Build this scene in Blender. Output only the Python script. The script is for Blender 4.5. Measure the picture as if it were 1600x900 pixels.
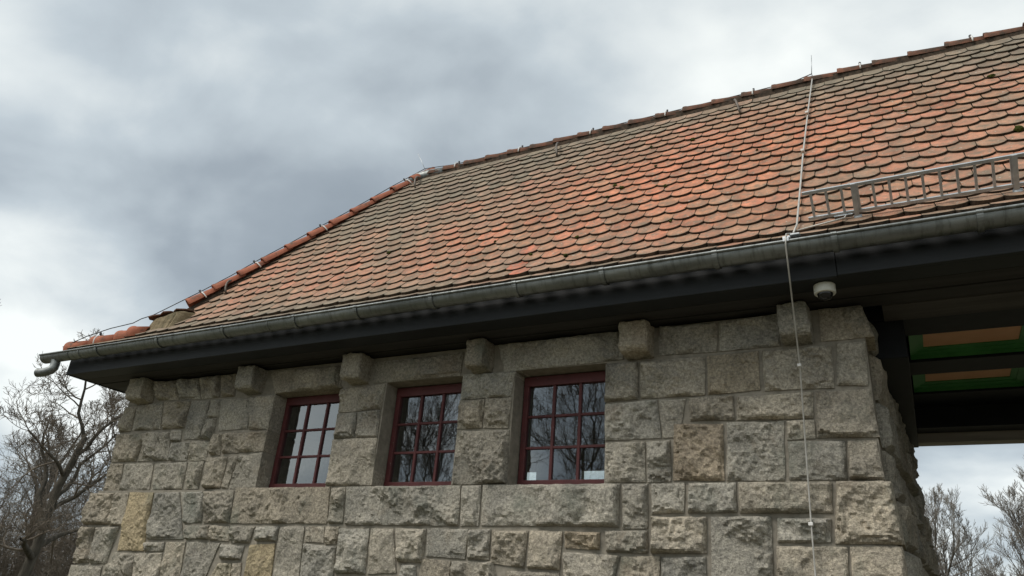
import bpy, bmesh, math, random
import numpy as np
from mathutils import Vector, Matrix, noise
R = math.radians
for o in list(bpy.data.objects): bpy.data.objects.remove(o)
scene = bpy.context.scene
COL = scene.collection

# ------------------------------------------------------------------ camera
cam_d = bpy.data.cameras.new('camera'); cam = bpy.data.objects.new('camera', cam_d); COL.objects.link(cam)
right = Vector((0.88235073, 0.46446102, 0.0757176)); down = Vector((-0.13152318, 0.39787688, -0.90796236)); fwd = Vector((-0.45183941, 0.79118263, 0.41215435))
CAM = Vector((0, -5.3, 1.6))
m = Matrix((( right.x, -down.x, -fwd.x, CAM.x), (right.y, -down.y, -fwd.y, CAM.y), (right.z, -down.z, -fwd.z, CAM.z), (0, 0, 0, 1)))
cam.matrix_world = m
cam_d.sensor_width = 36; cam_d.lens = 1144 / 1600 * 36; cam_d.clip_start = .05; cam_d.clip_end = 2000
scene.camera = cam
scene.render.resolution_x, scene.render.resolution_y = 1024, 576

# ------------------------------------------------------------------ world: overcast sky with drifting cloud
SUN_EL, SUN_AZ = R(52), R(214)          # azimuth measured clockwise from +Y: behind the camera, a little to the left
w = bpy.data.worlds.new('World'); scene.world = w; w.use_nodes = True
nt = w.node_tree; nt.nodes.clear()
def N(t, **k):
    n = nt.nodes.new(t)
    for a, b in k.items(): setattr(n, a, b)
    return n
def L(a, b): nt.links.new(a, b)
sky = N('ShaderNodeTexSky', sky_type='NISHITA', sun_disc=False); sky.sun_elevation = SUN_EL; sky.sun_rotation = SUN_AZ
bg1 = N('ShaderNodeBackground'); bg1.inputs[1].default_value = .07; L(sky.outputs[0], bg1.inputs[0])
tc = N('ShaderNodeTexCoord'); sep = N('ShaderNodeSeparateXYZ'); L(tc.outputs['Generated'], sep.inputs[0])
def M(op, a, b=None, c=None):
    n = N('ShaderNodeMath', operation=op)
    for i, v in enumerate((a, b, c)):
        if v is None: continue
        if isinstance(v, (int, float)): n.inputs[i].default_value = v
        else: L(v, n.inputs[i])
    return n.outputs[0]
zz = M('ADD', M('ABSOLUTE', sep.outputs[2]), .32)
px, py = M('DIVIDE', sep.outputs[0], zz), M('DIVIDE', sep.outputs[1], zz)
cmb = N('ShaderNodeCombineXYZ'); L(px, cmb.inputs[0]); L(py, cmb.inputs[1])
def CLOUD(scale, det, rough, dist, off):
    mp = N('ShaderNodeMapping'); mp.inputs['Location'].default_value = off; mp.inputs['Rotation'].default_value = (0, 0, R(25)); mp.inputs['Scale'].default_value = (1, 1.15, 1)
    L(cmb.outputs[0], mp.inputs[0])
    n = N('ShaderNodeTexNoise'); n.inputs['Scale'].default_value = scale; n.inputs['Detail'].default_value = det; n.inputs['Roughness'].default_value = rough; n.inputs['Distortion'].default_value = dist
    L(mp.outputs[0], n.inputs['Vector']); return n.outputs['Fac']
c1 = CLOUD(1.5, 4, .45, .35, (2.88, 1.87, 0)); c2 = CLOUD(4.2, 8, .55, .2, (1.0, 5.0, 0))
cl = M('ADD', M('MULTIPLY', c1, .80), M('MULTIPLY', c2, .20))
ramp = N('ShaderNodeValToRGB'); L(cl, ramp.inputs[0])
e = ramp.color_ramp.elements; e[0].position = .25; e[0].color = (.27, .32, .36, 1); e[1].position = .615; e[1].color = (1.04, 1.08, 1.05, 1)
k = ramp.color_ramp.elements.new(.475); k.color = (.58, .65, .69, 1); ramp.color_ramp.elements.new(.375).color = (.385, .44, .485, 1)
bg2 = N('ShaderNodeBackground'); bg2.inputs[1].default_value = .57; L(ramp.outputs[0], bg2.inputs[0])
mx = N('ShaderNodeMixShader'); mx.inputs[0].default_value = .9; L(bg1.outputs[0], mx.inputs[1]); L(bg2.outputs[0], mx.inputs[2])
ow = N('ShaderNodeOutputWorld'); L(mx.outputs[0], ow.inputs[0])

sd = bpy.data.lights.new('sun', 'SUN'); sun = bpy.data.objects.new('sun', sd); COL.objects.link(sun)
sd.energy = 1.5; sd.angle = R(28); sd.color = (1, .96, .9)
sv = Vector((math.sin(SUN_AZ) * math.cos(SUN_EL), math.cos(SUN_AZ) * math.cos(SUN_EL), math.sin(SUN_EL)))
sun.rotation_euler = sv.to_track_quat('Z', 'Y').to_euler(); sun.location = sv * 30

scene.view_settings.view_transform = 'Standard'; scene.view_settings.look = 'None'
scene.view_settings.gamma = 1; scene.view_settings.exposure = 0.82; scene.view_settings.use_curve_mapping = False
scene.render.engine = 'CYCLES'

# ------------------------------------------------------------------ helpers
def mesh(name, v, f, mat=None, smooth=False):
    me = bpy.data.meshes.new(name); me.from_pydata([tuple(p) for p in v], [], f); me.update()
    if mat: me.materials.append(mat)
    if smooth: me.polygons.foreach_set('use_smooth', [True] * len(me.polygons))
    return me
def link(name, data, parent=None, loc=None):
    o = bpy.data.objects.new(name, data); COL.objects.link(o)
    if parent: o.parent = parent
    if loc is not None: o.location = loc
    return o
def tag(o, label=None, cat=None, group=None, kind=None):
    if label: o['label'] = label
    if cat: o['category'] = cat
    if group: o['group'] = group
    if kind: o['kind'] = kind
    return o
class MB:
    def __init__(s): s.v = []; s.f = []
    def box(s, a, b, jit=0):
        n = len(s.v); x0, y0, z0 = a; x1, y1, z1 = b
        for x in (x0, x1):
            for y in (y0, y1):
                for z in (z0, z1): s.v.append((x, y, z))
        s.f += [tuple(n + i for i in q) for q in ((0, 1, 3, 2), (4, 6, 7, 5), (0, 4, 5, 1), (2, 3, 7, 6), (0, 2, 6, 4), (1, 5, 7, 3))]
        return s
    def tube(s, pts, rad, n=6, cap=True):
        pts = [Vector(p) for p in pts]
        if not isinstance(rad, (list, tuple)): rad = [rad] * len(pts)
        b = len(s.v); u = None
        for i, p in enumerate(pts):
            d = (pts[min(i + 1, len(pts) - 1)] - pts[max(i - 1, 0)])
            d = d.normalized() if d.length > 1e-9 else Vector((0, 0, 1))
            if u is None: u = d.orthogonal().normalized()
            else:
                u = u - d * u.dot(d); u = u.normalized() if u.length > 1e-6 else d.orthogonal().normalized()
            w_ = d.cross(u)
            for j in range(n):
                a = 2 * math.pi * j / n; s.v.append(p + (u * math.cos(a) + w_ * math.sin(a)) * rad[i])
        for i in range(len(pts) - 1):
            for j in range(n):
                s.f.append((b + i * n + j, b + i * n + (j + 1) % n, b + (i + 1) * n + (j + 1) % n, b + (i + 1) * n + j))
        if cap:
            s.f.append(tuple(b + j for j in reversed(range(n)))); s.f.append(tuple(b + (len(pts) - 1) * n + j for j in range(n)))
        return s
    def build(s, name, mat, parent=None, smooth=False, bevel=0):
        me = mesh(name, s.v, s.f, mat, smooth)
        if bevel:
            bm = bmesh.new(); bm.from_mesh(me); bmesh.ops.remove_doubles(bm, verts=bm.verts, dist=1e-5)
            bmesh.ops.bevel(bm, geom=[e for e in bm.edges], offset=bevel, segments=2, affect='EDGES', profile=.6); bm.to_mesh(me); bm.free()
        return link(name, me, parent)

# ------------------------------------------------------------------ materials
class Mat:
    def __init__(s, name, rough=.8, metal=0, spec=.3):
        s.m = bpy.data.materials.new(name); s.m.use_nodes = True; s.t = s.m.node_tree
        s.b = s.t.nodes['Principled BSDF']; s.b.inputs['Roughness'].default_value = rough; s.b.inputs['Metallic'].default_value = metal; s.b.inputs['Specular IOR Level'].default_value = spec
        s.pos = s.n('ShaderNodeNewGeometry').outputs['Position']
    def n(s, t, **k):
        n = s.t.nodes.new(t)
        for a, b in k.items(): setattr(n, a, b)
        return n
    def l(s, a, b): s.t.links.new(a, b)
    def noise(s, scale, det=4, rough=.55, vec=None, dist=0):
        n = s.n('ShaderNodeTexNoise'); n.inputs['Scale'].default_value = scale; n.inputs['Detail'].default_value = det; n.inputs['Roughness'].default_value = rough; n.inputs['Distortion'].default_value = dist
        s.l(vec or s.pos, n.inputs['Vector']); return n.outputs['Fac']
    def mapped(s, rot=(0, 0, 0), scale=(1, 1, 1)):
        n = s.n('ShaderNodeMapping'); n.inputs['Rotation'].default_value = rot; n.inputs['Scale'].default_value = scale; s.l(s.pos, n.inputs[0]); return n.outputs[0]
    def ramp(s, fac, stops):
        n = s.n('ShaderNodeValToRGB'); s.l(fac, n.inputs[0]); e = n.color_ramp.elements
        e[0].position, e[0].color = stops[0][0], (*stops[0][1], 1); e[1].position, e[1].color = stops[-1][0], (*stops[-1][1], 1)
        for p, c in stops[1:-1]: e.new(p).color = (*c, 1)
        return n.outputs[0]
    def mix(s, a, b, fac, mode='MIX'):
        n = s.n('ShaderNodeMix', data_type='RGBA', blend_type=mode)
        for i, v in ((0, fac), (6, a), (7, b)):
            if isinstance(v, (int, float)): n.inputs[i].default_value = v
            elif isinstance(v, tuple): n.inputs[i].default_value = (*v, 1)
            else: s.l(v, n.inputs[i])
        return n.outputs[2]
    def math(s, op, a, b):
        n = s.n('ShaderNodeMath', operation=op)
        for i, v in enumerate((a, b)):
            if isinstance(v, (int, float)): n.inputs[i].default_value = v
            else: s.l(v, n.inputs[i])
        return n.outputs[0]
    def attr(s, name, typ='GEOMETRY'):
        return s.n('ShaderNodeAttribute', attribute_name=name, attribute_type=typ).outputs['Color']
    def col(s, c):
        if isinstance(c, tuple): s.b.inputs['Base Color'].default_value = (*c, 1)
        else: s.l(c, s.b.inputs['Base Color'])
        return s
    def bump(s, h, strength=.5, dist=.01):
        n = s.n('ShaderNodeBump'); n.inputs['Strength'].default_value = strength; n.inputs['Distance'].default_value = dist
        s.l(h, n.inputs['Height'])
        if s.b.inputs['Normal'].is_linked: s.l(s.b.inputs['Normal'].links[0].from_socket, n.inputs['Normal'])
        s.l(n.outputs[0], s.b.inputs['Normal']); return s

# granite: per-stone tint, feldspar speckle, rust and lichen stains
g = Mat('granite', .92, 0, .2)
tint = g.attr('tint')
c = g.mix(tint, g.ramp(g.noise(3.2, 5, .6), [(.35, (.74, .74, .73)), (.65, (1.14, 1.12, 1.08))]), 1, 'MULTIPLY')
c = g.mix(c, g.ramp(g.noise(46, 4, .75), [(.36, (.5, .49, .48)), (.5, (1, 1, 1)), (.64, (1.5, 1.48, 1.43))]), .7, 'MULTIPLY')
c = g.mix(c, g.ramp(g.noise(150, 2, .6), [(.40, (.6, .6, .6)), (.62, (1.35, 1.33, 1.28))]), .45, 'MULTIPLY')
c = g.mix(c, (.21, .155, .10), g.ramp(g.noise(2.3, 4, .6, dist=.6), [(.57, (0, 0, 0)), (.74, (.45, .45, .45))]))
c = g.mix(c, (.13, .15, .12), g.ramp(g.noise(1.9, 5, .65, g.mapped((0, 0, 0), (1, 1, .8))), [(.55, (0, 0, 0)), (.7, (.6, .6, .6))]))
g.col(c)
streak = g.noise(16, 5, .6, g.mapped((0, R(38), 0), (1.0, 1, .38)))
g.bump(streak, .7, .04); g.bump(g.noise(30, 5, .7), .75, .026); g.bump(g.noise(75, 3, .65), .7, .012)
GRANITE = g.m
g = Mat('mortar', .95, 0, .1)
g.col(g.ramp(g.noise(14, 5, .65), [(.3, (.19, .172, .138)), (.7, (.31, .28, .23))])); g.bump(g.noise(60, 4, .7), .5, .006); MORTAR = g.m
g = Mat('plaster_mortar', .95, 0, .1)
g.col(g.mix(g.ramp(g.noise(9, 5, .65), [(.3, (.16, .125, .075)), (.7, (.33, .265, .17))]), (.06, .06, .035), g.ramp(g.noise(5, 4, .6, g.mapped((0, 0, 0), (1, 1, .5))), [(.52, (0, 0, 0)), (.7, (.8, .8, .8))])))
g.bump(g.noise(35, 5, .7), .8, .012); PLASTER = g.m
# clay roof tile
g = Mat('clay_tile', .85, 0, .25)
tint = g.attr('tint')
c = g.mix(tint, g.ramp(g.noise(7, 4, .6), [(.35, (.72, .74, .76)), (.65, (1.2, 1.16, 1.12))]), 1, 'MULTIPLY')
c = g.mix(c, (.25, .23, .175), g.ramp(g.noise(2.2, 5, .65), [(.52, (0, 0, 0)), (.74, (.5, .5, .5))]))
c = g.mix(c, (.5, .5, .48), g.ramp(g.noise(2.4, 5, .65, g.mapped((0, 0, 0), (2.6, .35, .35))), [(.5, (0, 0, 0)), (.72, (.55, .55, .55))]), 'MULTIPLY')
c = g.mix(c, (.17, .146, .105), g.ramp(g.noise(15, 5, .7), [(.46, (0, 0, 0)), (.66, (.8, .8, .8))]))
c = g.mix(c, (.42, .40, .33), g.ramp(g.noise(42, 2, .5), [(.67, (0, 0, 0)), (.72, (.9, .9, .9))]))
g.col(c); g.bump(g.noise(60, 4, .6), .35, .004); CLAY = g.m
g = Mat('clay_edge', .95, 0, .1); g.col(g.ramp(g.noise(20, 4, .6), [(.35, (.03, .026, .02)), (.7, (.10, .07, .05))])); CLAY_EDGE = g.m  # dirt on the edges, plus the shadow line under each tile painted dark
g = Mat('hip_tile_clay', .8, 0, .25)
g.col(g.mix(g.ramp(g.noise(6, 4, .6), [(.3, (.27, .088, .05)), (.7, (.42, .15, .085))]), (.10, .075, .055), g.ramp(g.noise(11, 5, .65), [(.52, (0, 0, 0)), (.68, (.8, .8, .8))])))
g.bump(g.noise(50, 4, .6), .3, .004); CLAY_HIP = g.m
g = Mat('weathered_ridge_clay', .9, 0, .2)
g.col(g.mix(g.ramp(g.noise(5, 4, .6), [(.3, (.15, .068, .045)), (.7, (.30, .13, .08))]), (.06, .052, .04), g.ramp(g.noise(7, 5, .65), [(.36, (0, 0, 0)), (.6, (.85, .85, .85))])))
g.bump(g.noise(50, 4, .6), .4, .004); CLAY_RIDGE = g.m
g = Mat('moss', 1, 0, .05); g.col(g.ramp(g.noise(40, 3), [(.35, (.025, .035, .008)), (.65, (.09, .10, .025))])); g.bump(g.noise(120, 3, .7), 1, .02); MOSS = g.m
# zinc, steel, paint, wood, glass
g = Mat('zinc', .5, .75, .4)
g.col(g.ramp(g.noise(5, 5, .6, g.mapped((0, 0, 0), (.35, 1, 2))), [(.3, (.15, .16, .155)), (.7, (.29, .305, .295))]))
g.col(g.mix(g.b.inputs['Base Color'].links[0].from_socket, (.09, .095, .085), g.ramp(g.noise(9, 5, .7, g.mapped((0, 0, 0), (2.2, .5, .5))), [(.5, (0, 0, 0)), (.68, (.75, .75, .75))])))
g.bump(g.noise(6, 3, .5, g.mapped((0, 0, 0), (.6, 1, 1))), .25, .01)
rr = g.ramp(g.noise(9, 4), [(.3, (.38, .38, .38)), (.7, (.62, .62, .62))]); g.l(rr, g.b.inputs['Roughness']); ZINC = g.m
g = Mat('galvanised_steel', .5, .7, .4); g.col(g.ramp(g.noise(18, 4, .6), [(.3, (.38, .40, .41)), (.7, (.55, .57, .58))])); STEEL = g.m
g = Mat('dark_hook_steel', .6, .5); g.col(g.ramp(g.noise(30, 3), [(.3, (.09, .075, .06)), (.7, (.19, .165, .14))])); HOOK = g.m
g = Mat('pale_wire', .45, .3); g.col(g.ramp(g.noise(12, 3), [(.3, (.40, .385, .345)), (.7, (.54, .52, .48))])); WIRE = g.m
g = Mat('white_clip', .5); g.col(g.ramp(g.noise(30, 3), [(.3, (.62, .60, .56)), (.7, (.78, .77, .74))])); CLIP = g.m
g = Mat('dark_clip', .5); g.col(g.ramp(g.noise(30, 3), [(.3, (.02, .02, .02)), (.7, (.04, .04, .04))])); DARKCLIP = g.m
g = Mat('dark_blue_paint', .55, 0, .35)
g.col(g.ramp(g.noise(4, 5, .6, g.mapped((0, 0, 0), (.25, 1, 3))), [(.3, (.008, .0095, .0105)), (.7, (.016, .0185, .020))])); g.bump(g.noise(16, 4, .6, g.mapped((0, 0, 0), (.1, 1, 3))), .25, .004); FASCIA = g.m
g = Mat('dark_stained_wood', .7, 0, .3)
g.col(g.ramp(g.noise(12, 5, .6, g.mapped((0, 0, 0), (.08, 1, 1))), [(.3, (.022, .0205, .0195)), (.7, (.050, .047, .044))])); g.bump(g.noise(30, 4, .6, g.mapped((0, 0, 0), (.06, 1, 1))), .3, .003); DARKWOOD = g.m
g = Mat('aged_wood', .75); g.col(g.ramp(g.noise(13, 5, .6, g.mapped((0, 0, 0), (.07, 1, 1))), [(.3, (.05, .046, .042)), (.7, (.105, .097, .088))])); g.bump(g.noise(30, 4, .6, g.mapped((0, 0, 0), (.06, 1, 1))), .4, .004); AGEDWOOD = g.m
g = Mat('black_painted_beam', .6, 0, .25); g.col(g.ramp(g.noise(8, 4), [(.3, (.006, .007, .009)), (.7, (.014, .016, .018))])); BLACKWOOD = g.m
g = Mat('brown_wood', .75); g.col(g.ramp(g.noise(14, 5, .6, g.mapped((0, 0, 0), (.07, 1, 1))), [(.3, (.26, .235, .205)), (.7, (.44, .405, .36))])); BROWNWOOD = g.m
g = Mat('green_paint', .5); g.col(g.ramp(g.noise(6, 4), [(.3, (.05, .20, .055)), (.7, (.07, .27, .08))])); GREEN = g.m
g = Mat('orange_panel', .6); g.col(g.ramp(g.noise(5, 4), [(.3, (.74, .38, .20)), (.7, (.82, .45, .25))])); ORANGE = g.m
g = Mat('red_window_paint', .55, 0, .35)
g.col(g.mix(g.ramp(g.noise(9, 4, .6), [(.3, (.070, .0175, .0175)), (.7, (.112, .028, .027))]), (.42, .36, .31), g.ramp(g.noise(26, 5, .7), [(.69, (0, 0, 0)), (.73, (.8, .8, .8))]))); g.bump(g.noise(40, 3), .2, .002); REDPAINT = g.m
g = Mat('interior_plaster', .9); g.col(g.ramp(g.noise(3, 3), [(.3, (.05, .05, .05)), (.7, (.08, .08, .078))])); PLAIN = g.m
g = Mat('camera_plastic', .4); g.col(g.ramp(g.noise(20, 2), [(.3, (.62, .62, .56)), (.7, (.70, .70, .64))])); PLASTIC = g.m
g = Mat('camera_dome', .08, 0, .6); g.col(g.ramp(g.noise(20, 2), [(.3, (.006, .006, .007)), (.7, (.010, .010, .011))])); DOME = g.m
def glass_mat():
    mt = bpy.data.materials.new('coated_glass'); mt.use_nodes = True; t = mt.node_tree; t.nodes.clear()
    o = t.nodes.new('ShaderNodeOutputMaterial'); mx = t.nodes.new('ShaderNodeMixShader'); tr = t.nodes.new('ShaderNodeBsdfTransparent'); gl = t.nodes.new('ShaderNodeBsdfGlossy')
    tr.inputs[0].default_value = (.84, .88, .87, 1); gl.inputs['Color'].default_value = (.92, .97, 1, 1); gl.inputs['Roughness'].default_value = .012
    fr = t.nodes.new('ShaderNodeFresnel'); fr.inputs[0].default_value = 1.5
    ma = t.nodes.new('ShaderNodeMath'); ma.operation = 'MULTIPLY_ADD'; ma.inputs[1].default_value = 1.6; ma.inputs[2].default_value = .14; ma.use_clamp = True
    nz = t.nodes.new('ShaderNodeTexNoise'); nz.inputs['Scale'].default_value = 3.5; nz.inputs['Detail'].default_value = 1
    ge = t.nodes.new('ShaderNodeNewGeometry'); t.links.new(ge.outputs['Position'], nz.inputs['Vector'])
    bu = t.nodes.new('ShaderNodeBump'); bu.inputs['Strength'].default_value = .02; bu.inputs['Distance'].default_value = .02; t.links.new(nz.outputs['Fac'], bu.inputs['Height']); t.links.new(bu.outputs[0], gl.inputs['Normal'])
    t.links.new(fr.outputs[0], ma.inputs[0]); t.links.new(ma.outputs[0], mx.inputs[0]); t.links.new(tr.outputs[0], mx.inputs[1]); t.links.new(gl.outputs[0], mx.inputs[2]); t.links.new(mx.outputs[0], o.inputs[0])
    return mt
GLASS = glass_mat()
g = Mat('bark', .95, 0, .1); g.col(g.ramp(g.noise(7, 5, .65, g.mapped((0, 0, 0), (1, 1, .3))), [(.3, (.045, .041, .034)), (.7, (.13, .115, .092))])); g.bump(g.noise(14, 5, .7, g.mapped((0, 0, 0), (1, 1, .25))), .7, .03); BARK = g.m
g = Mat('twig_bark', .9, 0, .1); g.col(g.ramp(g.noise(2, 3), [(.3, (.11, .092, .074)), (.7, (.22, .185, .145))])); TWIG = g.m
g = Mat('pale_twig_bark', .9, 0, .1); g.col(g.ramp(g.noise(1.2, 3), [(.3, (.16, .145, .128)), (.7, (.28, .255, .22))])); PALETWIG = g.m
g = Mat('winter_ground', 1, 0, .1); g.col(g.mix(g.ramp(g.noise(.6, 6, .65), [(.3, (.07, .075, .035)), (.7, (.13, .12, .07))]), (.14, .12, .095), g.ramp(g.noise(.13, 4, .6), [(.45, (0, 0, 0)), (.6, (1, 1, 1))]))); g.bump(g.noise(9, 5, .7), .6, .04); GROUND = g.m

# ------------------------------------------------------------------ ground
def ground():
    bm = bmesh.new()
    xs = sorted(set(list(range(-60, 61, 4)) + [-900, -400, -150, 150, 400, 900])); ys = sorted(set(list(range(-60, 81, 4)) + [-900, -400, -150, 160, 400, 900]))
    V = {}
    for x in xs:
        for y in ys:
            near = min(1, max(0, (math.hypot(x + 3, y) - 14) / 20)); V[x, y] = bm.verts.new((x, y, near * .5 * noise.noise(Vector((x * .05, y * .05, 0)))))
    for i in range(len(xs) - 1):
        for j in range(len(ys) - 1): bm.faces.new((V[xs[i], ys[j]], V[xs[i + 1], ys[j]], V[xs[i + 1], ys[j + 1]], V[xs[i], ys[j + 1]]))
    me = bpy.data.meshes.new('ground'); bm.to_mesh(me); bm.free(); me.materials.append(GROUND)
    tag(link('ground', me), kind='structure')
ground()

# ------------------------------------------------------------------ the building
BACK = 3.44                       # outer face of the rear wall
XL, XR = -8.19, -.14              # ends of the stone room; the passage opens to the right of XR
house = tag(link('stone_building', None), 'grey granite building with three red windows under a red clay tiled hip roof', 'building')
WIN = [(-5.735, -4.86), (-4.30, -3.475), (-2.92, -2.10)]; WZ0, WZ1 = 2.60, 3.55
def wall_slab(name, x0, x1, y0, y1, z0, z1, holes, mat, parent):
    """a wall of cells with real openings"""
    b = MB(); xs = sorted({x0, x1, *[h[0] for h in holes], *[h[1] for h in holes]}); zs = sorted({z0, z1, *[h[2] for h in holes], *[h[3] for h in holes]})
    solid = lambda i, j: not any(h[0] <= (xs[i] + xs[i + 1]) / 2 <= h[1] and h[2] <= (zs[j] + zs[j + 1]) / 2 <= h[3] for h in holes)
    for i in range(len(xs) - 1):
        j = 0
        while j < len(zs) - 1:
            if not solid(i, j): j += 1; continue
            k = j
            while k + 1 < len(zs) - 1 and solid(i, k + 1): k += 1
            b.box((xs[i], y0, zs[j]), (xs[i + 1], y1, zs[k + 1])); j = k + 1
    bm = bmesh.new(); me = mesh(name, b.v, b.f, mat); bm.from_mesh(me); bmesh.ops.remove_doubles(bm, verts=bm.verts, dist=1e-5)
    seen = {}
    for f in bm.faces: seen.setdefault(tuple(sorted(v.index for v in f.verts)), []).append(f)
    dead = [f for l in seen.values() if len(l) > 1 for f in l]
    bmesh.ops.delete(bm, geom=dead, context='FACES_ONLY'); bm.to_mesh(me); bm.free()
    return link(name, me, parent)
front = wall_slab('front_wall', XL + .06, XR - .04, .014, .36, 0, 3.82, [(a - .01, b + .01, WZ0 - .02, WZ1 + .01) for a, b in WIN], MORTAR, house)
b = MB(); b.box((XL + .03, -.012, 0), (XR - .01, .013, 2.575)); b.build('plinth_mortar', MORTAR, house)
BW = [(-7.80, -7.30, 2.45, 3.68), (-5.10, -4.19, 2.45, 3.445), (-3.71, -2.85, 2.45, 3.445)]
back = wall_slab('back_wall', XL, XR - .03, BACK - .4, BACK, 0, 3.82, BW, MORTAR, house)
b = MB(); b.box((XL, .363, 0), (XL + .35, BACK - .403, 3.82)); b.build('end_wall', MORTAR, house)
side = MB(); side.v = [(XR - .42, .363, 0), (XR - .03, .363, 0), (XR - .42, BACK - .403, 0), (XR + .09, BACK - .403, 0), (XR - .42, .363, 3.82), (XR - .03, .363, 3.82), (XR - .42, BACK - .403, 3.82), (XR + .09, BACK - .403, 3.82)]
side.f = [(0, 1, 5, 4), (1, 3, 7, 5), (3, 2, 6, 7), (2, 0, 4, 6), (4, 5, 7, 6)]
side = side.build('passage_wall', MORTAR, house)
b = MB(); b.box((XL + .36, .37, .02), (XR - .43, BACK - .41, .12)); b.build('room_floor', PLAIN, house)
b = MB(); b.box((XL + .36, .37, 3.70), (XR - .43, BACK - .41, 3.78)); b.build('room_ceiling', PLAIN, house)

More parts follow.
